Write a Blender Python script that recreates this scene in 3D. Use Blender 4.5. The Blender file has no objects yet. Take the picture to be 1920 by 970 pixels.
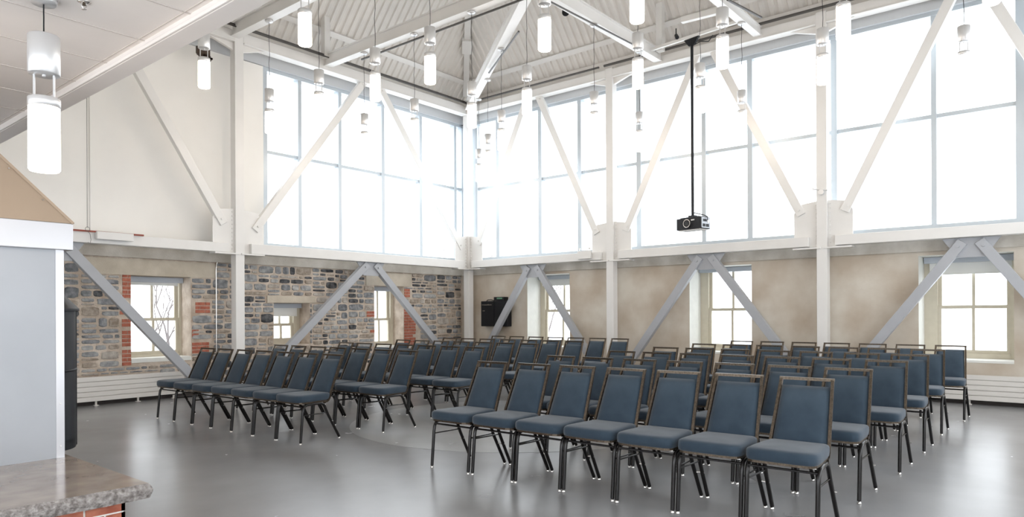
import bpy, math, random
from mathutils import Vector, Matrix
C = bpy.context.scene.collection
S = bpy.context.scene
PI = math.pi

# ------------------------------------------------------------------ camera, light, exposure
# metres; X runs along the stone wall towards the far corner, Y along the plaster wall away from us
TH = 0.6905
cam = bpy.data.cameras.new('camera')
co = bpy.data.objects.new('camera', cam); C.objects.link(co)
co.location = (0, 0, 1.35)
co.rotation_mode = 'QUATERNION'
co.rotation_quaternion = (Matrix.Rotation(TH - PI / 2, 4, 'Z') @ Matrix.Rotation(PI / 2, 4, 'X') @ Matrix.Rotation(-0.0048, 4, 'Z')).to_quaternion()
cam.sensor_width = 36; cam.lens = 1301.3 / 1920 * 36; cam.shift_y = 103.4 / 1920
cam.clip_start = .05; cam.clip_end = 300
S.camera = co
W = bpy.data.worlds.new('overcast_sky'); S.world = W; W.use_nodes = True
bg = W.node_tree.nodes['Background']
bg.inputs[0].default_value = (.93, .965, 1.0, 1); bg.inputs[1].default_value = 2.5
LAMP = 10.0
S.view_settings.view_transform = 'Standard'; S.view_settings.look = 'None'
S.view_settings.exposure = 0.78; S.view_settings.gamma = 1; S.view_settings.use_curve_mapping = False

# ------------------------------------------------------------------ materials
def mat(name, col, rough=.5, metal=0, spec=.5, var=0, scale=8, bump=0, bscale=40, emit=None, es=0, coat=0, col2=None, detail=4):
    m = bpy.data.materials.new(name); m.use_nodes = True
    nt = m.node_tree; N = nt.nodes; L = nt.links
    b = N['Principled BSDF']
    b.inputs['Base Color'].default_value = (*col, 1); b.inputs['Roughness'].default_value = rough
    b.inputs['Metallic'].default_value = metal; b.inputs['Specular IOR Level'].default_value = spec
    if coat: b.inputs['Coat Weight'].default_value = coat; b.inputs['Coat Roughness'].default_value = .08
    if emit: b.inputs['Emission Color'].default_value = (*emit, 1); b.inputs['Emission Strength'].default_value = es
    tc = N.new('ShaderNodeTexCoord')
    if var or col2:
        n = N.new('ShaderNodeTexNoise'); n.inputs['Scale'].default_value = scale; n.inputs['Detail'].default_value = detail
        L.new(tc.outputs['Object'], n.inputs['Vector'])
        r = N.new('ShaderNodeValToRGB'); L.new(n.outputs[0], r.inputs[0])
        a = col; c2 = col2 or tuple(min(1, v * (1 + var)) for v in col)
        c1 = col if col2 else tuple(v * (1 - var) for v in col)
        r.color_ramp.elements[0].position = .35; r.color_ramp.elements[0].color = (*c1, 1)
        r.color_ramp.elements[1].position = .68; r.color_ramp.elements[1].color = (*c2, 1)
        L.new(r.outputs[0], b.inputs['Base Color'])
    if bump:
        n2 = N.new('ShaderNodeTexNoise'); n2.inputs['Scale'].default_value = bscale; n2.inputs['Detail'].default_value = 6
        L.new(tc.outputs['Object'], n2.inputs['Vector'])
        bp = N.new('ShaderNodeBump'); bp.inputs['Strength'].default_value = bump; bp.inputs['Distance'].default_value = .02
        L.new(n2.outputs[0], bp.inputs['Height']); L.new(bp.outputs[0], b.inputs['Normal'])
    return m
M = {}
M['white'] = mat('white_painted_steel', (.79, .775, .75), .35, var=.02, scale=3)
M['plaster_white'] = mat('white_wall_paint', (.88, .86, .82), .7, var=.02, scale=1.5)
M['ceil'] = mat('roof_deck_paint', (.76, .73, .69), .55, var=.03, scale=5)
M['soffit'] = mat('soffit_board', (.84, .79, .75), .7, var=.02, scale=3)
M['board_joint'] = mat('soffit_joint', (.60, .55, .51), .8)
M['seam'] = mat('dark_joint', (.30, .28, .26), .8)
M['grey_steel'] = mat('lilac_grey_painted_steel', (.41, .42, .445), .4, var=.03, scale=4)
M['alu'] = mat('pale_grey_aluminium_frame', (.52, .57, .61), .35, metal=.15)
M['head'] = mat('grey_head_panel', (.56, .58, .60), .5)
M['sash'] = mat('cream_sash_paint', (.60, .55, .44), .5, var=.03, scale=12)
M['blind'] = mat('grey_blind_cassette', (.50, .54, .60), .45)
M['fabric_blind'] = mat('pale_roller_fabric', (.83, .83, .80), .8)
M['mortar'] = mat('tan_mortar', (.47, .38, .30), .95, col2=(.70, .61, .52), scale=6, detail=9, bump=.6, bscale=50)
M['concrete'] = mat('cast_concrete', (.47, .43, .37), .9, col2=(.66, .62, .56), scale=3, bump=.25, bscale=60, detail=8)
M['lintel'] = mat('buff_cast_lintel', (.50, .44, .35), .9, col2=(.66, .59, .49), scale=3, bump=.2, bscale=60, detail=8)
M['render'] = mat('mottled_lime_render', (.50, .42, .33), .85, col2=(.68, .63, .55), scale=1.5, bump=.08, bscale=25, detail=7)
M['jamb'] = mat('white_jamb', (.78, .78, .74), .7, var=.03)
cols = [((.155, .163, .175), (.38, .385, .39)), ((.19, .20, .205), (.42, .42, .42)), ((.27, .275, .28), (.50, .49, .47)),
        ((.10, .107, .117), (.30, .305, .315)), ((.27, .22, .17), (.50, .43, .36)), ((.025, .028, .032), (.16, .16, .165)), ((.33, .29, .25), (.55, .51, .46))]
for i, (a, b_) in enumerate(cols): M['stone%d' % i] = mat('rubble_stone_%d' % i, a, .85, col2=b_, scale=11, bump=.8, bscale=28, detail=10)
M['brick'] = mat('red_brick', (.36, .10, .06), .85, col2=(.52, .19, .12), scale=14, bump=.4)
M['bronze'] = mat('hammered_bronze_frame', (.115, .092, .070), .28, metal=.85, var=.28, scale=70)
M['dark_leg'] = mat('black_bronze_leg', (.009, .008, .008), .22, metal=.1, spec=.4)
M['chrome'] = mat('chrome', (.75, .73, .70), .2, metal=1)
M['chair_fabric'] = mat('slate_blue_chair_fabric', (.026, .043, .064), .8, spec=.2, col2=(.052, .076, .102), scale=3.2, bump=.12, bscale=260)
M['chair_fabric'].node_tree.nodes['Principled BSDF'].inputs['Sheen Weight'].default_value = .2
M['lamp_metal'] = mat('satin_silver', (.70, .70, .70), .33, metal=.55)
M['shade'] = mat('lit_opal_glass', (.95, .93, .9), .3, emit=(1, .84, .68), es=LAMP)
M['black'] = mat('black_metal', (.010, .011, .014), .5, spec=.3)
M['pipe'] = mat('dark_conduit', (.10, .095, .09), .4, metal=.4)
M['radiator'] = mat('cream_radiator', (.74, .71, .67), .4)
M['plinth'] = mat('dark_base_strip', (.06, .05, .045), .7)
M['steel_sheet'] = mat('brushed_stainless', (.40, .415, .44), .5, metal=.6, var=.04, scale=2)
M['steel_bright'] = mat('bright_stainless', (.55, .55, .57), .3, metal=.6)
M['hood'] = mat('taupe_hood_sheet', (.40, .31, .23), .5, var=.03, scale=2)
M['slab'] = mat('polished_stone_slab', (.22, .17, .135), .13, spec=.6, col2=(.33, .27, .22), scale=5, detail=9)
M['slab_edge'] = mat('rough_stone_edge', (.16, .14, .13), .9, col2=(.46, .43, .41), scale=38, bump=1, bscale=60, detail=10)
M['red'] = mat('red_oxide_steel', (.28, .06, .035), .6)
M['bark'] = mat('grey_bark', (.15, .13, .125), .9)
M['snow'] = mat('snow', (.85, .87, .9), .9)
M['lcd'] = mat('green_display', (.12, .28, .18), .3)
M['brown_dark'] = mat('pierced_bronze', (.05, .028, .015), .5)

# floor: grey polished concrete with a paler disc in the middle of the room
def floor_mat(name, c1, c2, rough):
    m = mat(name, c1, rough, spec=.5, col2=c2, scale=.9, detail=8)
    nt = m.node_tree; N = nt.nodes; L = nt.links; b = N['Principled BSDF']
    tc = N.new('ShaderNodeTexCoord'); n = N.new('ShaderNodeTexNoise'); n.inputs['Scale'].default_value = 3; n.inputs['Detail'].default_value = 8
    L.new(tc.outputs['Object'], n.inputs['Vector'])
    mr = N.new('ShaderNodeMapRange'); mr.inputs['To Min'].default_value = rough - .015; mr.inputs['To Max'].default_value = rough + .04
    L.new(n.outputs[0], mr.inputs[0]); L.new(mr.outputs[0], b.inputs['Roughness'])
    return m
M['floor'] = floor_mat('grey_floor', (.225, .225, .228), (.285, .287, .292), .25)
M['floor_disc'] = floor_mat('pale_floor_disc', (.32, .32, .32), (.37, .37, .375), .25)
# clear pane
g = bpy.data.materials.new('window_glass'); g.use_nodes = True; nt = g.node_tree; nt.nodes.clear()
o_ = nt.nodes.new('ShaderNodeOutputMaterial'); mx = nt.nodes.new('ShaderNodeMixShader'); tr = nt.nodes.new('ShaderNodeBsdfTransparent'); gl = nt.nodes.new('ShaderNodeBsdfGlossy')
tr.inputs[0].default_value = (.97, .99, 1, 1); gl.inputs['Roughness'].default_value = .02; mx.inputs[0].default_value = .05
nt.links.new(tr.outputs[0], mx.inputs[1]); nt.links.new(gl.outputs[0], mx.inputs[2]); nt.links.new(mx.outputs[0], o_.inputs[0]); M['glass'] = g
# woven wire mesh of the fire screen
g = bpy.data.materials.new('fine_black_wire_mesh'); g.use_nodes = True; nt = g.node_tree; nt.nodes.clear()
o_ = nt.nodes.new('ShaderNodeOutputMaterial'); mx = nt.nodes.new('ShaderNodeMixShader'); tr = nt.nodes.new('ShaderNodeBsdfTransparent'); df = nt.nodes.new('ShaderNodeBsdfPrincipled')
df.inputs['Base Color'].default_value = (.012, .014, .018, 1); mx.inputs[0].default_value = .90
nt.links.new(tr.outputs[0], mx.inputs[1]); nt.links.new(df.outputs[0], mx.inputs[2]); nt.links.new(mx.outputs[0], o_.inputs[0]); M['wire'] = g

# ------------------------------------------------------------------ mesh builder
class MB:
    def __init__(s): s.v = []; s.f = []; s.m = []; s.sm = []; s.mats = []
    def mi(s, m):
        if m not in s.mats: s.mats.append(m)
        return s.mats.index(m)
    def add(s, vs, fs, m, smooth=False):
        o = len(s.v); s.v += [tuple(p) for p in vs]; k = s.mi(m)
        for f in fs: s.f.append([i + o for i in f]); s.m.append(k); s.sm.append(smooth)
    def box(s, a, b, m):
        x0, y0, z0 = [min(p, q) for p, q in zip(a, b)]; x1, y1, z1 = [max(p, q) for p, q in zip(a, b)]
        s.add([(x0, y0, z0), (x1, y0, z0), (x1, y1, z0), (x0, y1, z0), (x0, y0, z1), (x1, y0, z1), (x1, y1, z1), (x0, y1, z1)],
              [(3, 2, 1, 0), (4, 5, 6, 7), (0, 1, 5, 4), (1, 2, 6, 5), (2, 3, 7, 6), (3, 0, 4, 7)], m)
    def bar(s, p0, p1, side, w, h, m):
        """box beam from p0 to p1; 'side' is roughly the direction the h faces look at; w across it, h along it"""
        p0 = Vector(p0); p1 = Vector(p1); d = (p1 - p0).normalized(); sd = Vector(side); sd = (sd - d * sd.dot(d)).normalized(); u = d.cross(sd)
        vs = []
        for p in (p0, p1):
            for a, b in ((-1, -1), (1, -1), (1, 1), (-1, 1)): vs.append(p + u * (a * w / 2) + sd * (b * h / 2))
        s.add(vs, [(3, 2, 1, 0), (4, 5, 6, 7), (0, 1, 5, 4), (1, 2, 6, 5), (2, 3, 7, 6), (3, 0, 4, 7)], m)
    def tube(s, pts, r, m, n=8, cap=True, flat=1.0):
        pts = [Vector(p) for p in pts]; rings = []; up = None
        for i, p in enumerate(pts):
            t = (pts[min(i + 1, len(pts) - 1)] - pts[max(i - 1, 0)]).normalized()
            if up is None: up = Vector((0, 1, 0)) if abs(t.y) < .9 else Vector((1, 0, 0))
            a = (up - t * up.dot(t)).normalized(); b = t.cross(a); up = a
            rr = r[i] if isinstance(r, (list, tuple)) else r
            rings.append([p + a * (math.cos(2 * PI * (k + .5) / n) * rr) + b * (math.sin(2 * PI * (k + .5) / n) * rr * flat) for k in range(n)])
        vs = [q for R in rings for q in R]; fs = []
        for i in range(len(pts) - 1):
            for k in range(n): fs.append((i * n + k, i * n + (k + 1) % n, (i + 1) * n + (k + 1) % n, (i + 1) * n + k))
        s.add(vs, fs, m, n > 4)
        if cap:
            e = (len(pts) - 1) * n
            s.add(rings[0], [tuple(reversed(range(n)))], m); s.add(rings[-1], [tuple(range(n))], m)
    def lathe(s, c, prof, m, n=24, smooth=True):
        vs = []; fs = []
        for r, z in prof:
            for k in range(n): vs.append((c[0] + r * math.cos(2 * PI * k / n), c[1] + r * math.sin(2 * PI * k / n), c[2] + z))
        for i in range(len(prof) - 1):
            for k in range(n): fs.append((i * n + k, i * n + (k + 1) % n, (i + 1) * n + (k + 1) % n, (i + 1) * n + k))
        s.add(vs, fs, m, smooth)
    def prism(s, poly, off, m):
        """poly: list of 3-D points (planar), extruded by vector off"""
        n = len(poly); off = Vector(off); a = [Vector(p) for p in poly]; b = [p + off for p in a]
        s.add(a + b, [tuple(reversed(range(n))), tuple(range(n, 2 * n))] + [(k, (k + 1) % n, n + (k + 1) % n, n + k) for k in range(n)], m)
    def mesh(s, name):
        me = bpy.data.meshes.new(name); me.from_pydata(s.v, [], s.f)
        for m in s.mats: me.materials.append(M[m])
        me.polygons.foreach_set('material_index', s.m); me.polygons.foreach_set('use_smooth', s.sm); me.update()
        return me
    def build(s, name, parent=None, bevel=0):
        o = bpy.data.objects.new(name, s.mesh(name)); C.objects.link(o)
        if parent: o.parent = parent
        if bevel:
            md = o.modifiers.new('bevel', 'BEVEL'); md.width = bevel; md.segments = 2; md.limit_method = 'ANGLE'
        return o
def tag(o, label=None, cat=None, group=None, kind=None):
    if label: o['label'] = label
    if cat: o['category'] = cat
    if group: o['group'] = group
    if kind: o['kind'] = kind
    return o
def empty(name, loc=(0, 0, 0), rz=0):
    o = bpy.data.objects.new(name, None); C.objects.link(o); o.location = loc; o.rotation_euler = (0, 0, rz); o.empty_display_size = .1
    return o
def copy_tree(o, parent=None):
    c = o.copy(); C.objects.link(c)
    if parent: c.parent = parent
    for ch in list(KIDS.get(o.name, [])): copy_tree(ch, c)
    return c
KIDS = {}
def register(root):
    def rec(o):
        KIDS[o.name] = [c for c in bpy.data.objects if c.parent == o]
        for c in KIDS[o.name]: rec(c)
    rec(root)
def structure(mb, name, bevel=0): return tag(mb.build(name, None, bevel), kind='structure')

# ------------------------------------------------------------------ main dimensions
XW, YW = 12.11, 11.575          # plaster wall face, stone wall face
TX, TY = 11.88, 11.16           # planes of the steel trusses
XG, YG = 12.20, 11.62           # clerestory glazing planes
ZS = 2.26                       # top of the old masonry
COLB = [11.145, 7.24, 3.27, -.63]
COLA = [11.896, 6.16, 2.13]
XS = 1.92                       # edge of the low ceiling
X0, Y0 = -2.6, -1.3             # unseen sides

# ------------------------------------------------------------------ floor
b = MB(); b.box((X0, Y0, -.2), (XW + .6, YW + .6, 0), 'floor'); structure(b, 'floor')
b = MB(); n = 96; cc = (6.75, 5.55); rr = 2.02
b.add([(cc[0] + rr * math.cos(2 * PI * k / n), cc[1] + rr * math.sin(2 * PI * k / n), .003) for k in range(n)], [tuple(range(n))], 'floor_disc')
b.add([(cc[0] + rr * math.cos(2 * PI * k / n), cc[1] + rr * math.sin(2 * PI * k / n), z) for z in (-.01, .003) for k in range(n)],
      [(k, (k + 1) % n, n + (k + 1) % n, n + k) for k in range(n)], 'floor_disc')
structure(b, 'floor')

# ------------------------------------------------------------------ walls with openings
def wall_cells(b, axis, plane, thick, u0, u1, z0, z1, ops, m, mr):
    """axis 'A': wall at Y=plane running in X; 'B': wall at X=plane running in Y. Openings (u0,u1,z0,z1)."""
    us = sorted(set([u0, u1] + [v for o in ops for v in o[:2]])); zs = sorted(set([z0, z1] + [v for o in ops for v in o[2:4]]))
    us = [v for v in us if u0 <= v <= u1]; zs = [v for v in zs if z0 <= v <= z1]
    P = (lambda u, d, z: (u, plane + d, z)) if axis == 'A' else (lambda u, d, z: (plane + d, u, z))
    def solid(i, j):
        if i < 0 or j < 0 or i >= len(us) - 1 or j >= len(zs) - 1: return False
        u = (us[i] + us[i + 1]) / 2; z = (zs[j] + zs[j + 1]) / 2
        return not any(o[0] < u < o[1] and o[2] < z < o[3] for o in ops)
    for i in range(len(us) - 1):
        for j in range(len(zs) - 1):
            if not solid(i, j): continue
            a, c, e, f = us[i], us[i + 1], zs[j], zs[j + 1]
            for d in (0, thick): b.add([P(a, d, e), P(c, d, e), P(c, d, f), P(a, d, f)], [(0, 1, 2, 3)], m)
            if not solid(i - 1, j): b.add([P(a, 0, e), P(a, thick, e), P(a, thick, f), P(a, 0, f)], [(0, 1, 2, 3)], mr)
            if not solid(i + 1, j): b.add([P(c, 0, e), P(c, thick, e), P(c, thick, f), P(c, 0, f)], [(0, 1, 2, 3)], mr)
            if not solid(i, j - 1): b.add([P(a, 0, e), P(c, 0, e), P(c, thick, e), P(a, thick, e)], [(0, 1, 2, 3)], mr)
            if not solid(i, j + 1): b.add([P(a, 0, f), P(c, 0, f), P(c, thick, f), P(a, thick, f)], [(0, 1, 2, 3)], mr)
WA = [(4.60, 5.55, .66, 1.985), (7.09, 7.86, .78, 1.57), (9.45, 10.26, .66, 1.955)]
WB = [(.78, 1.96, .62, 2.20), (4.53, 5.70, .62, 2.20), (8.42, 9.56, .62, 2.20)]
# --- stone wall: mortar bed plus individually shaped stones in one wall mesh
R = random.Random(11)
b = MB(); wall_cells(b, 'A', YW, .55, X0, XW + .6, 0, ZS, WA, 'mortar', 'mortar')
def stone(b, u0, u1, z0, z1, m, p=.016, wob=.11, plane=YW):
    cx, cz = (u0 + u1) / 2, (z0 + z1) / 2; hw, hh = (u1 - u0) / 2, (z1 - z0) / 2
    base = []
    k = 14
    for i in range(k):
        a = 2 * PI * i / k + .2; ca, sa = math.cos(a), math.sin(a); e = 6.5
        r = (abs(ca) ** e + abs(sa) ** e) ** (-1 / e); j = 1 - R.uniform(0, wob)
        base.append((ca * r * j, sa * r * j))
    dep = R.uniform(.6, 1.3) * p
    rings = [(1.0, .002), (.95, -dep * .7), (.80, -dep)]
    vs = []; fs = []
    for sc, d in rings:
        for x, z in base: vs.append((cx + x * hw * sc, plane + d + R.uniform(-.002, .002), cz + z * hh * sc))
    for i in range(2):
        for q in range(k): fs.append((i * k + q, i * k + (q + 1) % k, (i + 1) * k + (q + 1) % k, (i + 1) * k + q))
    vs.append((cx, plane - dep * 1.1, cz)); c = len(vs) - 1
    for q in range(k): fs.append((2 * k + q, 2 * k + (q + 1) % k, c))
    b.add(vs, fs, m)
BLOCK = WA + [(3.9, 5.98, 1.985, 2.255), (6.93, 8.0, 1.57, 1.70), (9.2, 10.5, 1.955, 2.255), (4.44, 4.60, .55, 2.0), (5.55, 5.93, .70, .93), (5.60, 5.90, 1.36, 1.62),
              (10.26, 10.75, .64, 1.50), (10.28, 10.5, 1.70, 1.9), (9.22, 9.45, 1.28, 1.42), (4.60, 5.55, .56, .66), (9.3, 9.45, .95, 1.03)]
def hit(u0, u1, z0, z1): return any(u0 < o[1] - .01 and u1 > o[0] + .01 and z0 < o[3] - .01 and z1 > o[2] + .01 for o in BLOCK)
def lay(u0, u1, z0, z1):
    """quilt a rectangle with irregular stones, keeping clear of openings, lintels and brick patches"""
    w, h = u1 - u0, z1 - z0
    if w < .05 or h < .035: return
    for o in BLOCK:
        if u0 < o[1] - .005 and u1 > o[0] + .005 and z0 < o[3] - .005 and z1 > o[2] + .005:
            if z0 < o[2] - .01: lay(u0, u1, z0, o[2]); lay(u0, u1, o[2], z1); return
            if z1 > o[3] + .01: lay(u0, u1, z0, o[3]); lay(u0, u1, o[3], z1); return
            if u0 < o[0] - .01: lay(u0, o[0], z0, z1)
            if u1 > o[1] + .01: lay(o[1], u1, z0, z1)
            return
    hm, wm = R.uniform(.10, .23), R.uniform(.22, .52)
    if h > hm and (h > .30 or h / w > .45 or R.random() < .5):
        t = R.uniform(.34, .66); lay(u0, u1, z0, z0 + h * t); lay(u0, u1, z0 + h * t, z1); return
    if w > wm: t = R.uniform(.32, .68); lay(u0, u0 + w * t, z0, z1); lay(u0 + w * t, u1, z0, z1); return
    dark = .20 if u0 > 6 else .05
    warm = .40 if u0 > 10 else .24
    q = R.random(); g_ = R.uniform(.008, .014)
    k = 5 if q < dark else (4 if q < dark + warm * .5 else (6 if q < dark + warm else R.choice([0, 0, 1, 1, 2, 2, 3])))
    stone(b, u0 + g_, u1 - g_, z0 + g_, z1 - g_, 'stone%d' % k)
u = 1.95
while u < XW - .02:
    w = min(R.uniform(.8, 1.5), XW - .02 - u)
    if XW - u - w < .5: w = XW - .02 - u
    lay(u, u + w, .02, ZS); u += w
def bricks(u0, u1, z0, z1, skip=0, plane=YW, bw=.17):
    z = z0; r = 0
    while z < z1 - .03:
        u = u0 - (bw / 2 if r % 2 else 0)
        while u < u1 - .02:
            a, c = max(u, u0), min(u + bw, u1)
            if c - a > .03 and R.random() > skip: b.box((a + .005, plane + .01, z + .006), (c - .005, plane - .006 - R.random() * .004, z + .058), 'brick')
            u += bw
        z += .064; r += 1
bricks(4.46, 4.60, .56, .80); bricks(4.46, 4.60, .86, 1.10); bricks(4.46, 4.60, 1.17, 1.30); bricks(4.43, 4.60, 1.36, 1.43); bricks(4.47, 4.60, 1.62, 1.98)
bricks(5.56, 5.86, .70, .90); bricks(5.56, 5.68, .98, 1.1); bricks(5.62, 5.88, 1.38, 1.60, .1)
bricks(10.27, 10.62, .64, 1.48, .12); bricks(10.28, 10.45, 1.72, 1.88); bricks(9.24, 9.45, 1.29, 1.42); bricks(9.33, 9.45, .96, 1.02)
# concrete lintels and the capping course under the beam
b.box((3.93, YW + .1, 1.985), (5.96, YW - .02, 2.235), 'lintel'); b.box((6.95, YW + .1, 1.575), (7.98, YW - .02, 1.70), 'lintel'); b.box((9.22, YW + .1, 1.96), (10.48, YW - .02, 2.235), 'lintel')
b.box((X0, YW + .2, ZS), (XW + .1, YW - .045, 2.46), 'concrete')
b.box((4.60, YW + .42, .60), (5.55, YW - .01, .665), 'jamb'); b.box((7.09, YW + .42, .75), (7.86, YW - .01, .785), 'mortar'); b.box((9.45, YW + .42, .60), (10.26, YW - .01, .665), 'jamb')
structure(b, 'wall_left')
# --- rendered wall on the right
b = MB(); wall_cells(b, 'B', XW, .75, Y0, YW + .1, 0, ZS, WB, 'render', 'jamb')
b.box((XW - .04, Y0, ZS), (XW + .3, YW, 2.46), 'concrete')
for o in WB: b.box((XW - .005, o[0], .60), (XW + .6, o[1], .635), 'jamb')
structure(b, 'wall_right')
# unseen walls behind and beside us; wide openings added to brighten the room's lower half
b = MB(); wall_cells(b, 'B', X0 - .2, .2, Y0 - .2, YW + .6, 0, 3.4, [(-1.2, 2.4, .4, 2.9), (2.7, 5.4, .4, 2.9), (5.7, 8.4, .4, 2.9)], 'plaster_white', 'plaster_white'); structure(b, 'wall_back')
b = MB(); wall_cells(b, 'A', Y0 - .2, .2, X0 - .2, XW + .8, 0, 2.6, [(-2.4, 1.7, .3, 2.55), (2.4, 6.2, .4, 2.5), (6.6, 10.4, .4, 2.5)], 'plaster_white', 'plaster_white'); structure(b, 'wall_front')
# --- upper wall on the left: white boarding, then the clerestory
b = MB()
b.box((X0, YG - .10, 2.44), (6.84, YG + .2, 6.35), 'plaster_white')
b.box((4.0, YG - .125, 2.44), (4.10, YG - .09, 6.3), 'plaster_white')
b.box((6.30, YG - .14, 2.44), (6.84, YG - .09, 5.86), 'plaster_white')
structure(b, 'wall_left')
def head_panels(axis):
    b = MB()
    if axis == 'A':
        b.box((2.0, YG - .16, 5.87), (XG, YG + .2, 6.07), 'head'); b.box((2.0, YG - .14, 6.07), (XG, YG + .2, 6.45), 'ceil'); b.box((2.0, YG - .163, 6.062), (XG, YG - .12, 6.072), 'seam'); b.box((2.0, 11.44, 6.33), (XG, YG + .2, 6.56), 'ceil')
    else:
        b.box((XG - .16, Y0, 5.87), (XG + .2, YG, 6.07), 'head'); b.box((XG - .14, Y0, 6.07), (XG + .2, YG, 6.45), 'ceil'); b.box((XG - .163, Y0, 6.062), (XG - .12, YG, 6.072), 'seam'); b.box((XG - .05, Y0, 6.33), (XG + .2, YG, 6.56), 'ceil')
    return structure(b, 'trim_1' if axis == 'A' else 'trim_2')
head_panels('A'); head_panels('B')

# ------------------------------------------------------------------ clerestory windows
def clerestory(name, axis, plane, uL, uR, mull, zt):
    root = tag(empty(name, (uL, plane, 2.6) if axis == 'A' else (plane, uL, 2.6)), kind='structure')
    P = (lambda u, d, z: (u - uL, d, z - 2.6)) if axis == 'A' else (lambda u, d, z: (d, u - uL, z - 2.6))
    mull = sorted(mull)
    for u, w in mull:
        b = MB(); b.box(P(u - w / 2, -.09, 2.6), P(u + w / 2, .06, 5.87), 'alu'); b.build('mullion', root)
    for nme, z0, z1, d in (('head_rail', 5.81, 5.90, -.10), ('sill_rail', 2.46, 2.66, -.12)):
        b = MB(); b.box(P(uL, d, z0), P(uR, .06, z1), 'alu'); b.build(nme, root)
    b = MB(); e = [uL] + [m_[0] for m_ in mull] + [uR]
    for p, q in zip(e, e[1:]):
        if q - p > .1: b.box(P(p + .02, -.06, zt - .03), P(q - .02, .04, zt + .03), 'alu')
    b.build('transom', root)
    b = MB()
    for p, q in zip(e, e[1:]):
        if q - p > .1:
            for z0, z1 in ((2.66, zt - .03), (zt + .03, 5.82)): b.add([P(p, 0, z0), P(q, 0, z0), P(q, 0, z1), P(p, 0, z1)], [(0, 1, 2, 3)], 'glass')
    b.build('panes', root)
    return root
clerestory('window_1', 'A', YG, 6.84, XG, [(6.90, .10), (7.635, .075), (8.56, .075), (9.67, .08), (10.76, .08), (11.87, .08), (12.15, .1)], 4.34)
clerestory('window_2', 'B', XG, Y0, YG, [(11.3, .5), (10.42, .09), (9.20, .09), (8.16, .09), (6.76, .10), (5.41, .08), (4.55, .09), (3.16, .09), (1.75, .07), (.60, .30), (-.6, .1)], 4.30)
# unseen upper lantern walls, closed but for one opening to dim the steel
b = MB(); wall_cells(b, 'B', XS + .01, .18, Y0, YG, 3.42, 6.45, [], 'plaster_white', 'plaster_white'); structure(b, 'wall_back')
b = MB(); wall_cells(b, 'A', Y0 - .2, .2, XS + .1, XG, 2.6, 6.45, [(8.6, 11.4, 3.0, 5.2)], 'plaster_white', 'plaster_white'); structure(b, 'wall_front')

# ------------------------------------------------------------------ double-hung windows
def sash_window(name, axis, plane, o, rec, glass, zmeet, cassette, drop=0, frame_w=.06):
    """o = opening (u0,u1,z0,z1); glass = (g0,g1,gz0,gz1) clear area; parts named for what they are"""
    u0, u1, z0, z1 = o; g0, g1, gz0, gz1 = glass
    root = tag(empty(name, (u0, plane + rec, z0) if axis == 'A' else (plane + rec, u0, z0)), kind='structure')
    P = (lambda u, d, z: (u - u0, d, z - z0)) if axis == 'A' else (lambda u, d, z: (d, u - u0, z - z0))
    b = MB()
    b.box(P(u0, -.02, z0), P(g0 - .05, .12, z1), 'sash'); b.box(P(g1 + .05, -.02, z0), P(u1, .12, z1), 'sash')
    b.box(P(g0 - .05, -.015, gz1 + .04), P(g1 + .05, .115, z1), 'sash'); b.box(P(g0 - .05, -.03, z0), P(g1 + .05, .115, gz0 - .05), 'sash'); b.build('window_frame', root)
    gm = (g0 + g1) / 2
    for nm, a, c, d in (('lower_sash', gz0, zmeet - .02, .0), ('upper_sash', zmeet + .025, gz1, .05)):
        b = MB(); e = .052
        b.box(P(g0 - e, d, a - e), P(g0, d + .04, c + .045), 'sash'); b.box(P(g1, d, a - e), P(g1 + e, d + .04, c + .045), 'sash')
        b.box(P(g0, d + .002, a - e), P(g1, d + .038, a), 'sash'); b.box(P(g0, d + .002, c), P(g1, d + .038, c + .045), 'sash')
        b.box(P(gm - .02, d + .005, a), P(gm + .02, d + .035, c), 'sash'); sh = b.build(nm, root)
        b = MB(); b.add([P(g0, d + .02, a), P(g1, d + .02, a), P(g1, d + .02, c), P(g0, d + .02, c)], [(0, 1, 2, 3)], 'glass'); b.build('pane', sh)
    b = MB(); ch = cassette
    b.box(P(u0 + .01, -.11, z1 - ch), P(u1 - .01, -.025, z1 - .005), 'blind'); b.build('blind_cassette', root)
    if drop:
        b = MB(); b.box(P(u0 + .05, -.055, z1 - ch - drop), P(u1 - .08, -.045, z1 - ch), 'fabric_blind'); b.box(P(u0 + .05, -.062, z1 - ch - drop - .02), P(u1 - .08, -.038, z1 - ch - drop), 'jamb'); b.build('roller_blind', root)
sash_window('window_3', 'A', YW, WA[0], .36, (4.73, 5.46, .76, 1.90), 1.285, .09, .03)
sash_window('window_4', 'A', YW, WA[1], .36, (7.26, 7.68, .90, 1.50), 1.16, .09, .14)
sash_window('window_5', 'A', YW, WA[2], .36, (9.62, 10.13, .76, 1.86), 1.24, .10)
sash_window('window_6', 'B', XW, WB[0], .50, (.90, 1.73, .76, 2.12), 1.42, .10, .16)
sash_window('window_7', 'B', XW, WB[1], .50, (4.68, 5.49, .76, 2.12), 1.41, .09)
sash_window('window_8', 'B', XW, WB[2], .50, (8.52, 9.38, .76, 2.12), 1.41, .09, .12)

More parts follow.
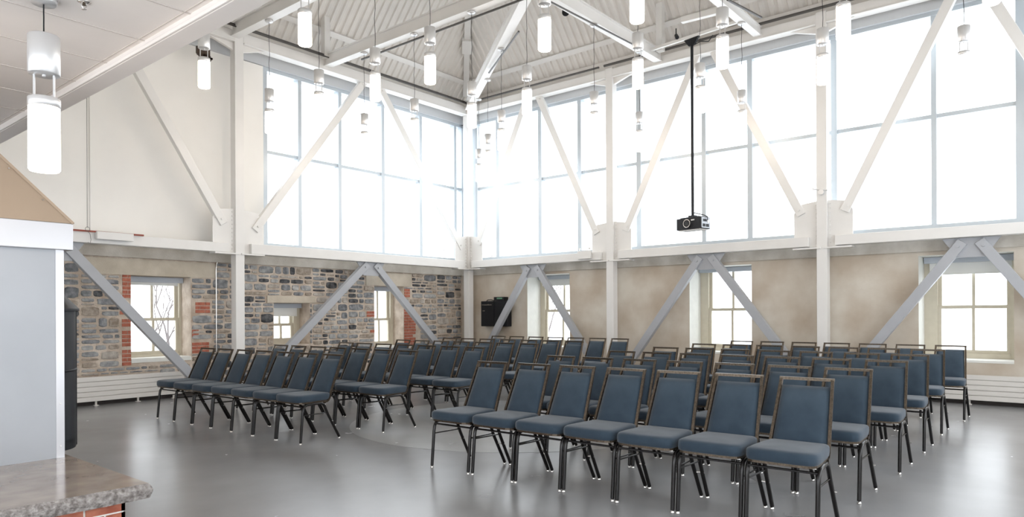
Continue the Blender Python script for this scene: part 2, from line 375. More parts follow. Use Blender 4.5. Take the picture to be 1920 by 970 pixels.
# ------------------------------------------------------------------ roof deck (hipped, corrugated) and low ceiling
ex0, ex1, ey0, ey1, ez, sl = 1.95, 12.15, Y0, 11.45, 6.42, 1.15
b = MB(); P_ = .155
prof = [(0, 0), (.04, 0), (.062, .042), (.115, .042), (.1375, 0)]
def facet(fn, lo, hi, lim):
    u = lo; pts = []
    while u < hi:
        for a, d in prof:
            if u + a < hi: pts.append((u + a, d))
        u += P_
    pts.append((hi, 0))
    for (a, da), (c, dc) in zip(pts, pts[1:]):
        ta = min(a - lo, hi - a, lim); tc = min(c - lo, hi - c, lim)
        b.add([fn(a, 0, da), fn(c, 0, dc), fn(c, tc, dc), fn(a, ta, da)], [(0, 1, 2, 3)], 'ceil')
lim = (ex1 - ex0) / 2
facet(lambda u, t, d: (u, ey1 - t, ez + sl * t + d), ex0, ex1, lim); facet(lambda u, t, d: (u, ey0 + t, ez + sl * t + d), ex0, ex1, lim)
facet(lambda u, t, d: (ex1 - t, u, ez + sl * t + d), ey0, ey1, lim); facet(lambda u, t, d: (ex0 + t, u, ez + sl * t + d), ey0, ey1, lim)
structure(b, 'ceiling')
def purlin(t, w=.07):
    b = MB()
    z = ez + sl * t - .05; x1, y1, x0, y0 = ex1 - t, ey1 - t, ex0 + t, ey0 + t
    b.bar((x0, y1, z), (x1, y1, z), (0, -1, -.85), .10, .06, 'white'); b.bar((x1, y0, z), (x1, y1, z), (-1, 0, -.85), .10, .06, 'white')
    return b
for i, t in enumerate((.32, 1.45, 2.6)):
    o = structure(purlin(t), 'trim_%d' % (3 + i))
b = MB()
b.bar((ex1 - .15, ey1 - .15, ez + .12), (ex1 - 4.9, ey1 - 4.9, ez + sl * 4.9 - .05), (-1, -1, -1), .13, .16, 'white')
b.bar((ex1 - .80, ey1 - .80, ez + .80), (ex1 - .98, ey1 - .98, ez + .99), (-1, -1, -1), .22, .20, 'white')
structure(b, 'trim_6')
# low ceiling over our heads with its boarded joints and edge beam
b = MB(); b.box((X0, Y0, 2.99), (XS - .05, YW, 3.38), 'soffit')
for y in (3.20, 3.745, 4.32, 4.88, 5.43, 5.98, 6.53, 2.65, 2.1): b.box((X0, y - .005, 2.986), (XS - .12, y + .005, 2.99), 'board_joint')
b.box((1.765, Y0, 2.9865), (1.771, YW - .2, 2.99), 'board_joint')
for i, y in enumerate((3.20, 3.745, 4.32, 4.88, 5.43, 5.98)):
    x = .75 if i % 2 else .15; b.box((x, y, 2.9865), (x + .006, y + .55, 2.99), 'board_joint')
structure(b, 'ceiling')
b = MB(); b.box((1.80, Y0, 2.93), (1.925, YW - .2, 3.42), 'soffit'); b.box((1.785, Y0, 2.932), (1.80, YW - .2, 2.955), 'soffit'); structure(b, 'trim_7', .004)

# ------------------------------------------------------------------ exposed steelwork
def P3(axis, u, d, z): return (u, TY + d, z) if axis == 'A' else (TX + d, u, z)
SD = {'A': (0, -1, 0), 'B': (-1, 0, 0)}
def column(x, y, label, gA=(), gB=(), zt=6.2):
    root = tag(empty('steel_column', (x, y, 0)), label, 'column', 'white steel columns of the lantern frame')
    b = MB(); w = .08
    b.box((-w, -w, 0), (w, w, zt), 'white'); b.build('shaft', root, .006)
    b = MB(); b.box((-.15, -.15, 0), (.15, .15, .02), 'white'); b.build('base_plate', root)
    for axis, lst in (('A', gA), ('B', gB)):
        for sgn in lst:
            b = MB(); q = (lambda u, z: (u, .0, z)) if axis == 'A' else (lambda u, z: (.0, u, z))
            L_ = .45 if sgn * 1 else .45
            poly = [q(sgn * .06, 2.41), q(sgn * .45, 2.41), q(sgn * .45, 2.98), q(sgn * .36, 3.12), q(sgn * .06, 3.16)]
            off = (0, -.02, 0) if axis == 'A' else (-.02, 0, 0)
            b.prism(poly, off, 'white'); gp = b.build('gusset_plate', root)
            b = MB()
            for k in range(10):
                for uu in (.105,):
                    z = 2.47 + k * .07; c = q(sgn * uu, z)
                    p1 = (c[0], c[1] - .034, c[2]) if axis == 'A' else (c[0] - .034, c[1], c[2])
                    p0 = (c[0], c[1] - .018, c[2]) if axis == 'A' else (c[0] - .018, c[1], c[2])
                    b.tube([p0, p1], .016, 'white', 6)
            b.build('bolts', gp)
            b = MB()
            a = q(sgn * .02, 2.375); c = q(sgn * .45, 2.40)
            if axis == 'A': b.box((a[0], -.1, a[2]), (c[0], .1, c[2]), 'white')
            else: b.box((-.1, a[1], a[2]), (.1, c[1], c[2]), 'white')
            b.build('bearing_plate', root)
    return root
column(COLA[0], COLB[0], 'white steel column in the far corner where stone and plaster walls meet', (-1,), (-1,))
column(TX, COLB[1], 'white steel column in front of the plaster wall, right of the black amplifier rack', (), (-1, 1))
column(TX, COLB[2], 'white steel column in front of the plaster wall, nearest the right side', (), (-1, 1))
column(COLA[1], TY, 'white steel column in front of the rubble stone wall between its windows', (-1, 1), ())
def box_beam(name, axis, u0, u1, z0, z1, label, lip=.0, depth=.2, hn=()):
    b = MB(); b.box(P3(axis, u0, -depth / 2, z0 + (.012 if lip else 0)), P3(axis, u1, depth / 2, z1), 'white')
    if lip: b.box(P3(axis, u0, -depth / 2 - .02, z0), P3(axis, u1, depth / 2 + .02, z0 + .02), 'white')
    for u, s in hn: b.prism([P3(axis, u, -.03, z0), P3(axis, u + s * .42, -.03, z0), P3(axis, u, -.03, z0 - .13)], (0, .06, 0) if axis == 'A' else (.06, 0, 0), 'white')
    o = b.build(name, None, .006); return tag(o, label, 'beam', 'white steel beams of the lantern frame')
gt = .2
box_beam('steel_beam', 'B', COLB[1] + gt, COLB[0] - gt, 2.415, 2.575, 'white steel beam on the plaster wall between far corner column and next column')
box_beam('steel_beam', 'B', COLB[2] + gt, COLB[1] - gt, 2.415, 2.575, 'white steel beam on the plaster wall below the hanging projector')
box_beam('steel_beam', 'B', COLB[3] + gt, COLB[2] - gt, 2.415, 2.575, 'white steel beam over the rightmost sash window in the plaster wall')
box_beam('steel_beam', 'A', COLA[1] + gt, COLA[0] - gt, 2.40, 2.575, 'white steel beam above the two right windows of the stone wall')
box_beam('steel_beam', 'A', COLA[2] + gt, COLA[1] - gt, 2.40, 2.555, 'white steel beam above the left window of the stone wall')
box_beam('eaves_beam', 'B', COLB[3], COLB[2] - .08, 6.0, 6.17, 'white eaves beam at the right end of the plaster wall side', .02, .16, ((COLB[2] - .08, -1),))
box_beam('eaves_beam', 'B', COLB[2] + .08, COLB[1] - .08, 6.0, 6.17, 'white eaves beam behind the projector pole', .02, .16, ((COLB[2] + .08, 1), (COLB[1] - .08, -1)))
box_beam('eaves_beam', 'B', COLB[1] + .08, COLB[0] - .08, 6.0, 6.17, 'white eaves beam on the plaster side next to the far corner', .02, .16, ((COLB[1] + .08, 1),))
box_beam('eaves_beam', 'A', COLA[1] + .08, COLA[0] - .08, 5.98, 6.17, 'white eaves beam above the left-hand clerestory', .02, .16, ((COLA[1] + .08, 1),))
box_beam('eaves_beam', 'A', COLA[2], COLA[1] - .08, 5.98, 6.17, 'white eaves beam left of the stone-wall column, mostly behind the low ceiling', .02, .16, ((COLA[1] - .08, -1),))
def brace(axis, u0, z0, u1, z1, label, m='white', w=.14, h=.10):
    root = tag(empty('diagonal_brace', P3(axis, u0, 0, z0)), label, 'brace', 'white diagonal braces' if m == 'white' else 'grey diagonal braces')
    org = Vector(root.location); a = Vector(P3(axis, u0, 0, z0)) - org; c = Vector(P3(axis, u1, 0, z1)) - org
    b = MB(); b.bar(a, c, SD[axis], w, h, m); b.build('tube', root, .006)
    d = (c - a).normalized(); n = Vector(SD[axis])
    for p in (a + d * .09, c - d * .09):
        b = MB(); b.tube([p + n * .045, p + n * .066], .02, m, 6); b.build('bolt', root)
midB = [(COLB[0] + COLB[1]) / 2, (COLB[1] + COLB[2]) / 2, (COLB[2] + COLB[3]) / 2 - .04]
for i, lab in enumerate(('between far corner and the first column', 'in the bay of the projector', 'in the rightmost bay')):
    for s, sd in ((1, 'left'), (-1, 'right')):
        brace('B', midB[i] + s * .16, 6.02, COLB[i if s > 0 else i + 1] - s * .33, 2.95, 'white diagonal brace %s, plaster side, %s of its pair' % (lab, sd))
brace('A', 8.86, 6.02, COLA[1] + .30, 2.82, 'white diagonal brace across the left clerestory, rising from the stone-wall column')
brace('A', 9.26, 6.02, COLA[0] - .23, 2.86, 'white diagonal brace across the left clerestory, falling to the far corner')
brace('A', 4.02, 5.95, COLA[1] - .26, 2.88, 'white diagonal brace against the blank white upper wall')
# grey lower braces with their hanging gussets
def grey_pair(axis, mid, uL, uR, labs, gl):
    o = MB(); q = lambda u, z: P3(axis, mid + u, .01, z)
    o.prism([q(-.36, 2.41), q(.36, 2.41), q(.26, 2.27), q(.19, 2.13), q(-.19, 2.13), q(-.26, 2.27)], (0, -.02, 0) if axis == 'A' else (-.02, 0, 0), 'grey_steel')
    tag(o.build('gusset_plate'), gl, 'gusset plate', 'grey gusset plates under the beam')
    if uL is not None: brace(axis, mid - .10, 2.36, uL, .03, labs[0], 'grey_steel')
    if uR is not None: brace(axis, mid + .10, 2.36, uR, .03, labs[1], 'grey_steel')
grey_pair('B', midB[0] + .03, COLB[1] + .22, COLB[0] - .22, ('grey diagonal brace crossing the left sash window in the plaster wall', 'grey diagonal brace in front of the black amplifier rack'), 'grey gusset plate above the amplifier rack')
grey_pair('B', midB[1] + .02, COLB[2] + .14, COLB[1] - .14, ('grey diagonal brace crossing the middle sash window of the plaster wall', 'grey diagonal brace on bare plaster left of the middle sash window'), 'grey gusset plate above the middle plaster-wall window')
grey_pair('B', midB[2] - .02, COLB[3] + .14, COLB[2] - .14, ('grey diagonal brace at the right edge crossing the rightmost sash window', 'grey diagonal brace left of the rightmost sash window'), 'grey gusset plate above the rightmost plaster-wall window')
grey_pair('A', 9.02, COLA[1] + .16, COLA[0] - .35, ('grey diagonal brace passing the small window of the stone wall', 'grey diagonal brace passing the brick-edged window near the far corner'), 'grey gusset plate on the stone wall between two windows')
grey_pair('A', 3.45, None, 5.66, (None, 'grey diagonal brace crossing the large left window of the stone wall'), 'grey gusset plate beside the stainless hood')

# tie beams inside the roof
def tie(p0, p1, label, w=.15, h=.22, z=6.05):
    b = MB(); a = Vector((*p0, z + h / 2)); c = Vector((*p1, z + h / 2)); b.bar(a, c, (0, 0, 1), w * .55, h - .02, 'white')
    b.bar((*p0, z + .01), (*p1, z + .01), (0, 0, 1), w, .02, 'white'); b.bar((*p0, z + h - .01), (*p1, z + h - .01), (0, 0, 1), w, .02, 'white')
    tag(b.build('roof_tie_beam'), label, 'beam', 'white tie beams across the roof')
BX1, BX2, BY1, BY2 = 7.93, 6.08, 6.15, 4.28
tie((BX1, TY - .08), (BX1, Y0), 'white roof tie beam landing on the stone-side eaves, right of the other')
tie((BX2, TY - .08), (BX2, Y0), 'white roof tie beam beside the edge of the low ceiling')
tie((TX - .08, BY1), (BX1 + .07, BY1), 'white roof tie beam landing on the plaster-side eaves left of the projector pole')
tie((TX - .08, BY2), (BX1 + .07, BY2), 'white roof tie beam landing on the plaster-side eaves right of the projector pole', .13, .16)
tie((TX - .16, TY - .20), (BX1 + .08, BY1 + .10), 'white diagonal roof tie beam running out to the far corner', .16, .20)
tie((TX - .16, COLB[3] + .2), (BX1 + .08, BY2 - .10), 'white diagonal roof tie beam towards the near right corner', .16, .20)
tie((BX2 - .08, BY1), (ex0 + .2, BY1), 'white roof tie beam high behind the low ceiling', .15, .2)
for x, y, z1, lab in ((7.86, 11.02, 6.95, 'stone-side eaves beside the tie beam'), (11.62, 6.02, 7.05, 'plaster-side eaves left of the projector')):
    b = MB(); b.box((x - .06, y - .06, 6.17), (x + .06, y + .06, z1), 'white'); tag(b.build('roof_post'), 'short white roof post standing on the ' + lab, 'post', 'roof posts')
# dark conduits that follow the steel
def pipe(pts, r, label, m='pipe', name='conduit', cat='conduit'):
    b = MB(); b.tube(pts, r, m, 8); return tag(b.build(name), label, cat)
pipe([(5.0, TY - .16, 6.225), (TX - .16, TY - .16, 6.225)], .024, 'thick dark conduit along the stone-side eaves beam')
pipe([(5.0, TY - .20, 6.19), (TX - .2, TY - .2, 6.185)], .013, 'thin dark conduit just below the thick one on the stone-side eaves')
pipe([(TX - .16, Y0 + .2, 6.225), (TX - .16, 7.3, 6.225)], .024, 'dark conduit along the plaster-side eaves, right of its break')
pipe([(TX - .16, 7.42, 6.225), (TX - .16, TY - .2, 6.225)], .020, 'dark conduit along the plaster-side eaves, next to the far corner')
pipe([(BX1 + .13, 10.2, 6.02), (BX1 + .13, 1.5, 6.02)], .018, 'dark conduit slung beside the tie beam above the left chairs')
pipe([(8.0, BY1 - .14 + .14, 6.0), (10.75, BY1 - .14, 6.0)], .014, 'dark conduit slung under the tie beam left of the projector')
pipe([(8.9, 7.18, 6.0), (10.05, 8.85, 6.0)], .017, 'short grey conduit bracketed off the diagonal tie beam')
pipe([(10.0, BY2 - .2, 6.0), (10.95, BY2 - .36, 6.0)], .02, 'short grey conduit above and right of the projector')
b = MB(); b.bar((11.38, 6.08, 6.15), (11.19, 4.28, 6.15), (0, 0, 1), .045, .05, 'white'); tag(b.build('mounting_channel'), 'white steel channel carrying the projector pole', 'channel')
b = MB(); b.bar((10.8, 5.2, 6.255), (10.88, 4.24, 6.255), (0, 0, 1), .09, .09, 'white'); tag(b.build('mounting_channel'), 'short white box section above the projector pole', 'channel')

# ------------------------------------------------------------------ pendants
def pendant_parts(zc):
    """cap top at local z=0; canopy zc above"""
    r = .072
    root = empty('pendant_lamp')
    b = MB(); b.lathe((0, 0, zc - .03), [(0, 0), (.055, 0), (.062, .012), (.062, .028), (0, .03)], 'lamp_metal', 20); b.build('canopy', root)
    b = MB(); n = 8; b.tube([(math.sin(i * 1.9 + zc * 5) * .006 * min(zc, 1) ** 2 * (1 if 0 < i < n else 0), math.cos(i * 2.3) * .005 * min(zc, 1) ** 2 * (1 if 0 < i < n else 0), zc * i / n) for i in range(n + 1)], .0035, 'black', 6); b.build('cable', root)
    b = MB(); b.lathe((0, 0, 0), [(0, 0), (r - .004, 0), (r, -.004), (r, -.198), (r - .004, -.202), (0, -.202)], 'lamp_metal', 32)
    b.lathe((0, 0, 0), [(0, -.212), (.009, -.210), (.009, -.2)], 'lamp_metal', 10); b.build('cap', root)
    for s in (-1, 1):
        b = MB(); b.tube([(s * .034, s * -.030, -.20), (s * .034, s * -.030, -.325)], .0055, 'lamp_metal', 8); b.build('rod', root)
    b = MB(); b.lathe((0, 0, 0), [(0, -.322), (r - .003, -.322), (r + .001, -.326), (r + .001, -.37), (r - .004, -.372)], 'lamp_metal', 32); b.build('collar', root)
    b = MB(); b.lathe((0, 0, 0), [(r - .002, -.37), (r - .001, -.69), (r - .008, -.70), (0, -.702)], 'shade', 32); b.build('glass_shade', root)
    register(root); return root
ZCAP = 4.95
lamp0 = pendant_parts(6.05 - ZCAP)
PEND = [  # x, y, label
    (4.33, 8.65, 'lit cylinder pendant below the low ceiling edge, beside a pierced bronze fitting'),
    (BX2, 10.02, 'small lit cylinder pendant in front of the leftmost clerestory pane'),
    (4.348, 6.463, 'bright cylinder pendant cut by the top of the photo, above the left clerestory, cap hidden'),
    (BX2, 8.69, 'lit cylinder pendant in front of the second clerestory pane, left of the first white brace'),
    (BX1, 9.97, 'smallest lit pendant between the two white braces of the left clerestory'),
    (BX2, 7.41, 'lit cylinder pendant hanging where the two left clerestory braces meet'),
    (BX1, 8.65, 'lit cylinder pendant right of the two left clerestory braces, against a mullion'),
    (BX2, 6.34, 'large lit cylinder pendant in front of the corrugated deck, left of the corner column'),
    (BX1, 7.34, 'lit cylinder pendant hanging directly before the far corner column'),
    (10.43, 9.22, 'upper of two tiny lit pendants just right of the far corner column'),
    (11.25, 10.21, 'lowest and smallest lit pendant beside the far corner column'),
    (9.38, 7.97, 'lit cylinder pendant left of the first white brace right of the corner'),
    (BX1, 6.25, 'lit cylinder pendant hanging where the first right-side braces meet'),
    (BX2 + .05, 4.58, 'large bright pendant high in front of the deck, right of the diagonal tie beam'),
    (9.57, BY1, 'lit pendant before a clerestory mullion left of the second column'),
    (BX1, 4.43, 'large lit pendant right of the second column, above a smaller one'),
    (11.06, BY1, 'small lit pendant directly below a larger one, right of the second column'),
    (BX2 + .05, 3.43, 'bright pendant cut by the top of the photo, upper centre right'),
    (9.48, BY2, 'lit pendant overlapping the black projector pole'),
    (BX1, 3.30, 'large lit pendant just right of the projector pole'),
    (11.06, BY2, 'lit pendant in front of the brace right of the projector pole'),
    (9.32, 2.56, 'lit pendant in front of the third column on the plaster side'),
    (BX1, 1.97, 'bright pendant cut by the top edge, right of the third column'),
    (10.39, 1.17, 'lit pendant in front of the rightmost clerestory panes'),
    (BX1, .67, 'bright pendant bottom just showing at the top right edge')]
for i, (x, y, lab) in enumerate(PEND):
    o = lamp0 if i == 0 else copy_tree(lamp0)
    o.location = (x, y, ZCAP); o.rotation_euler = (0, 0, .5 * math.sin(i * 2.7)); tag(o, lab, 'pendant lamp', 'lit cylinder pendants under the roof')
near = pendant_parts(.193); near.location = (1.228, 4.143, 2.797); near.rotation_euler = (0, 0, .1)
tag(near, 'large lit cylinder pendant hanging close to us from the low ceiling at left', 'pendant lamp')

# ------------------------------------------------------------------ banquet chairs
def make_chair():
    root = empty('banquet_chair')
    # seat cushion
    def outline(gx, gy):
        pts = [(-.035, 0)]
        half = [(-.035, .10), (-.030, .17), (-.012, .203), (.02, .2165), (.10, .2165), (.22, .209), (.34, .198), (.395, .190), (.408, .17), (.41, .09)]
        full = half + [(.41, 0)] + [(x, -y) for x, y in reversed(half)] + [(-.035, 0)]
        cx = .19
        return [(cx + (x - cx) * gx, y * gy) for x, y in full[:]]
    b = MB(); vs = []; fs = []; lv = [(.432, .96, .96), (.438, .99, .99), (.462, 1, 1), (.486, .995, .995), (.497, .975, .97), (.505, .92, .91), (.509, .80, .78)]
    k = len(outline(1, 1))
    for z, gx, gy in lv: vs += [(x, y, z) for x, y in outline(gx, gy)]
    for i in range(len(lv) - 1):
        for q in range(k): fs.append((i * k + q, i * k + (q + 1) % k, (i + 1) * k + (q + 1) % k, (i + 1) * k + q))
    vs.append((.19, 0, .512)); c = len(vs) - 1
    for q in range(k): fs.append(((len(lv) - 1) * k + q, (len(lv) - 1) * k + (q + 1) % k, c))
    fs.append(tuple(reversed(range(k)))); b.add(vs, fs, 'chair_fabric', True); b.build('seat', root)
    # seat pan and frame
    b = MB(); o = outline(.965, .965); n = len(o)
    b.add([(x, y, .418) for x, y in o] + [(x, y, .434) for x, y in o], [tuple(reversed(range(n))), tuple(range(n, 2 * n))] + [(q, (q + 1) % n, n + (q + 1) % n, n + q) for q in range(n)], 'bronze')
    b.tube([(.035, -.208, .385), (.035, .208, .385)], .008, 'dark_leg', 6); b.tube([(.30, -.19, .392), (.30, .19, .392)], .008, 'dark_leg', 6)
    b.build('seat_frame', root)
    # legs: each side is a bent tube, split into front and rear leg
    for s in (-1, 1):
        y = s * .213
        fr = [(0, y, .02), (.012, y, .15), (.027, y, .32), (.034, y, .362), (.050, y, .392), (.080, y, .405), (.17, s * .207, .408)]
        re = [(.17, s * .207, .408), (.262, s * .20, .406), (.292, s * .20, .394), (.312, s * .20, .366), (.35, s * .202, .28), (.495, s * .208, .02)]
        for pts in (fr, re):
            b = MB(); b.tube(pts, .0145, 'dark_leg', 8); lg = b.build('leg', root)
            f = pts[0] if pts is fr else pts[-1]
            b = MB(); b.lathe((f[0], f[1], 0), [(0, 0), (.014, 0), (.016, .006), (.010, .012), (.010, .022), (0, .022)], 'chrome', 12); b.build('glide', lg)
            if pts is re: b = MB(); b.tube([(.393, s * .190, .205), (.393, s * .232, .205)], .006, 'chrome', 8); b.build('stud', lg)
        b = MB(); b.tube([(.025, y, .300), (.343, s * .202, .297)], .006, 'dark_leg', 6); b.build('brace', root)
    b = MB()
    for s in (-1, 1): b.box((.045, s * .168, .406), (.085, s * .198, .418), 'chrome')
    b.build('corner_bracket', root)
    # back frame: square tube, one inverted U that sweeps under the seat
    b = MB(); w = .023
    for s in (-1, 1):
        pts = [(.30, s * .196, .412), (.352, s * .190, .418), (.382, s * .186, .445), (.402, s * .184, .50), (.578, s * .1645, .898)]
        b.tube(pts, .0138, 'bronze', 4)
    b.bar((.577, -.176, .8985), (.577, .176, .8985), (0, 0, 1), .020, .020, 'bronze'); b.build('back_frame', root)
    # upholstered panel between the tubes
    b = MB(); z0, z1 = .470, .852; nx, nz = 8, 10; d = Vector((.176, 0, .398)).normalized(); nrm = Vector((-d.z, 0, d.x))
    fr_, bk = [], []
    for j in range(nz + 1):
        t = j / nz; z = z0 + (z1 - z0) * t; x = .39 + (z - .47) * .176 / .398 + .004; hw = .1735 - .0205 * t
        for i in range(nx + 1):
            v = -1 + 2 * i / nx; e = (1 - abs(v) ** 6) * (1 - abs(2 * t - 1) ** 8); c = Vector((x, v * hw, z))
            fr_.append(c + nrm * (.004 + .020 * e)); bk.append(c - nrm * (.004 + .010 * e))
    W_ = nx + 1; vs = fr_ + bk; o = len(fr_); fs = []
    for j in range(nz):
        for i in range(nx):
            a = j * W_ + i; fs.append((a, a + W_, a + W_ + 1, a + 1)); fs.append((o + a, o + a + 1, o + a + W_ + 1, o + a + W_))
    rim = [i for i in range(W_)] + [j * W_ + nx for j in range(1, nz + 1)] + [nz * W_ + i for i in range(nx - 1, -1, -1)] + [j * W_ for j in range(nz - 1, 0, -1)]
    for q in range(len(rim)): a, c = rim[q], rim[(q + 1) % len(rim)]; fs.append((a, c, o + c, o + a))
    b.add(vs, fs, 'chair_fabric', True); b.build('backrest', root)
    register(root); return root
chair0 = make_chair()
ORD = ['first', 'second', 'third', 'fourth', 'fifth', 'sixth', 'seventh']
RN = ['front', 'second', 'third', 'fourth', 'fifth', 'rearmost']
rows = [('right', 0, 4.848 - .578, 1.440, .462), ('right', 1, 5.896 - .578, 1.441, .462), ('right', 2, 7.063 - .578, 1.409, .462), ('right', 3, 8.168 - .578, 1.404, .462), ('right', 4, 9.387 - .578, 1.427, .462), ('right', 5, 10.657 - .578, 1.363, .462),
        ('left', 0, 4.125, 6.475, .441), ('left', 1, 5.714 - .578, 6.365, .462), ('left', 2, 6.812 - .578, 6.269, .462), ('left', 3, 8.079 - .578, 6.347, .462), ('left', 4, 9.155 - .578, 6.278, .462), ('left', 5, 10.499 - .578, 6.238, .462)]
R = random.Random(5); first = True
for blk, r, x, y, p in rows:
    for k in range(7):
        o = chair0 if first else copy_tree(chair0); first = False
        skew = -.032 if (blk == 'left' and r == 0) else 0
        if blk == 'right' and r == 0: skew = -.02
        yy = y + k * p
        o.location = (x + skew * (yy - y) + (.04 if (blk == 'right' and r == 0) else 0) + R.uniform(-.006, .006), yy + R.uniform(-.004, .004), 0)
        o.rotation_euler = (0, 0, -skew * .8 + R.uniform(-.012, .012))
        if blk == 'right': lab = 'slate blue banquet chair, %s from the right-hand end, %s row of the right block' % (ORD[k], RN[r])
        else: lab = 'slate blue banquet chair, %s from the centre aisle, %s row of the left block' % (ORD[k], RN[r])
        tag(o, lab, 'chair', 'banquet chairs in the %s block' % blk)

# ------------------------------------------------------------------ radiators
def radiator(axis, u0, u1, plane, label, feet):
    root = tag(empty('panel_radiator', (u0, plane, 0) if axis == 'A' else (plane, u0, 0)), label, 'radiator')
    L_ = u1 - u0; P = (lambda u, d, z: (u, d, z)) if axis == 'A' else (lambda u, d, z: (d, u, z))
    z0, z1, n = .065, .435, 5; h = (z1 - z0) / n
    b = MB()
    for i in range(n): b.box(P(0, -.04, z0 + i * h + .0035), P(L_, -.015, z0 + (i + 1) * h - .0035), 'radiator')
    b.box(P(.005, -.015, z0), P(L_ - .005, .03, z1 - .005), 'radiator'); b.build('casing', root, .003)
    for f in feet:
        b = MB(); b.box(P(f - .012, -.01, .008), P(f + .012, .012, z0 + .01), 'radiator'); b.box(P(f - .03, -.035, 0), P(f + .03, .03, .008), 'radiator'); b.build('foot', root)
radiator('A', 2.9, 5.36, YW - .12, 'long low cream radiator under the left window of the stone wall', (.45, 1.15, 1.75, 2.3))
radiator('B', -.6, 2.1, XW - .12, 'long low cream radiator under the rightmost window of the plaster wall', (.3, 1.2, 1.9))
b = MB(); b.box((2.0, YW - .02, 0), (XW, YW + .02, .075), 'plinth'); structure(b, 'baseboard_left')
b = MB(); b.box((XW - .02, Y0, 0), (XW + .02, YW, .075), 'plinth'); structure(b, 'baseboard_right')

# ------------------------------------------------------------------ small things on walls
pipe([(6.00, YW - .03, 2.42), (6.00, YW - .03, 2.30), (5.98, YW - .035, 2.22), (5.975, YW - .03, 2.15), (5.975, YW - .03, .3)], .011, 'thin silver conduit down the stone wall beside the white column', 'chrome')
b = MB(); root = tag(empty('red_steel_strip', (3.60, TY - .13, 2.565)), 'thin red oxide steel strip lying along the beam, left of the stone-wall column', 'strip')
b.box((0, -.01, -.012), (.97, .01, .012), 'red'); b.build('strip', root)
b = MB(); b.box((0, -.05, -.052), (.50, .02, .058), 'white'); o = b.build('wall_casing', None, .004); o.location = (3.905, TY - .14, 2.51); tag(o, 'white boxed casing over the red steel strip', 'casing')
b = MB(); b.tube([(0, 0, 3.2), (0, 0, .04)], .003, 'pipe', 6); pts = [(.03 * math.cos(a), -.01, .02 + .03 * math.sin(a)) for a in [PI / 2 + k * PI / 6 for k in range(13)]]; b.tube(pts, .003, 'pipe', 6)
b.tube([(0, -.02, -.01), (.03, -.02, -.05), (.04, -.02, -.13), (.03, -.02, -.18), (.0, -.02, -.17)], .003, 'pipe', 6); o = b.build('looped_wire'); o.location = (3.79, TY - .15, 2.57); tag(o, 'thin looped wire hanging over the red steel strip', 'wire')
# black rack on the plaster wall
root = tag(empty('amplifier_rack', (XW, 10.44, 1.06)), 'black wall-mounted amplifier rack beside the far corner column', 'equipment rack')
b = MB(); b.box((-.168, -.43, 0), (-.005, .36, .58), 'black'); b.build('cabinet', root, .01)
b = MB(); b.box((-.178, -.05, .04), (-.168, .33, .55), 'black')
for k in range(12): b.box((-.183, .30 - k * .026, .485), (-.177, .312 - k * .026, .500 + (.01 if k == 7 else 0)), 'chrome')
for k in range(2): b.box((-.183, .27 - k * .035, .35), (-.177, .287 - k * .035, .365), 'chrome')
b.build('front_panel', root)
b = MB(); b.tube([(-.1, .25, .575), (-.1, .2, .61), (-.1, .1, .61), (-.1, 0, .585)], .01, 'black', 6); b.build('cable', root)
root = tag(empty('display_unit', (XW - .1, 10.25, 1.655)), 'small black unit with green display on top of the amplifier rack', 'display unit')
b = MB(); b.box((-.07, -.15, -.012), (.08, .15, .075), 'black'); b.build('case', root, .004)
b = MB(); b.box((-.074, -.1, .025), (-.069, .06, .058), 'lcd'); b.build('screen', root)

# projector on its pole
px, py = 11.30, 5.20
root = tag(empty('projector', (px, py, 2.79)), 'dark projector hanging on a long black pole in front of the clerestory', 'projector')
root.rotation_euler = (0, 0, math.radians(-12))
b = MB(); b.box((-.14, -.20, 0), (.14, .30, .20), 'black'); b.box((-.12, -.16, .2), (.12, .24, .215), 'black'); b.build('body', root, .012)
b = MB(); b.tube([(-.135, .06, .10), (-.175, .06, .10)], .072, 'chrome', 24); b.tube([(-.17, .06, .10), (-.18, .06, .10)], .060, 'black', 24); b.tube([(-.178, .06, .10), (-.182, .06, .10)], .04, 'glass', 24); b.build('lens', root)
b = MB(); b.box((-.144, -.08, .145), (-.138, -.01, .165), 'lamp_metal'); b.build('badge', root)
b = MB(); b.box((-.12, -.215, .01), (.12, -.2, .19), 'steel_sheet')
for a, c in ((-.09, -.02), (.0, .08)): b.box((a, -.219, .03), (c, -.213, .08), 'black')
b.box((-.08, -.219, .12), (.02, -.213, .16), 'black'); b.box((.04, -.22, .10), (.09, -.213, .16), 'white'); b.build('connector_panel', root)
b = MB(); b.box((-.12, -.17, -.012), (.12, .27, 0), 'radiator'); b.build('underside', root)
b = MB(); b.tube([(0, .06, .21), (0, .06, 3.30)], .025, 'black', 12); b.box((-.05, .0, .205), (.05, .12, .25), 'black'); b.build('pole', root)
b = MB(); b.prism([(-.02, -.10, 3.345), (-.02, .22, 3.345), (-.02, .12, 3.21), (-.02, .0, 3.21)], (.04, 0, 0), 'black'); b.build('pole_clamp', root)
b = MB(); b.tube([(.02, .05, .3), (.04, -.05, .27), (.03, -.15, .24), (.02, -.23, .2), (.02, -.235, .14)], .008, 'black', 6); b.build('signal_cable', root); b = MB(); b.tube([(.0, .06, 3.2), (.03, -.1, 3.24), (.05, -.25, 3.20), (.03, -.35, 3.27)], .008, 'black', 6); b.build('power_cable', root)

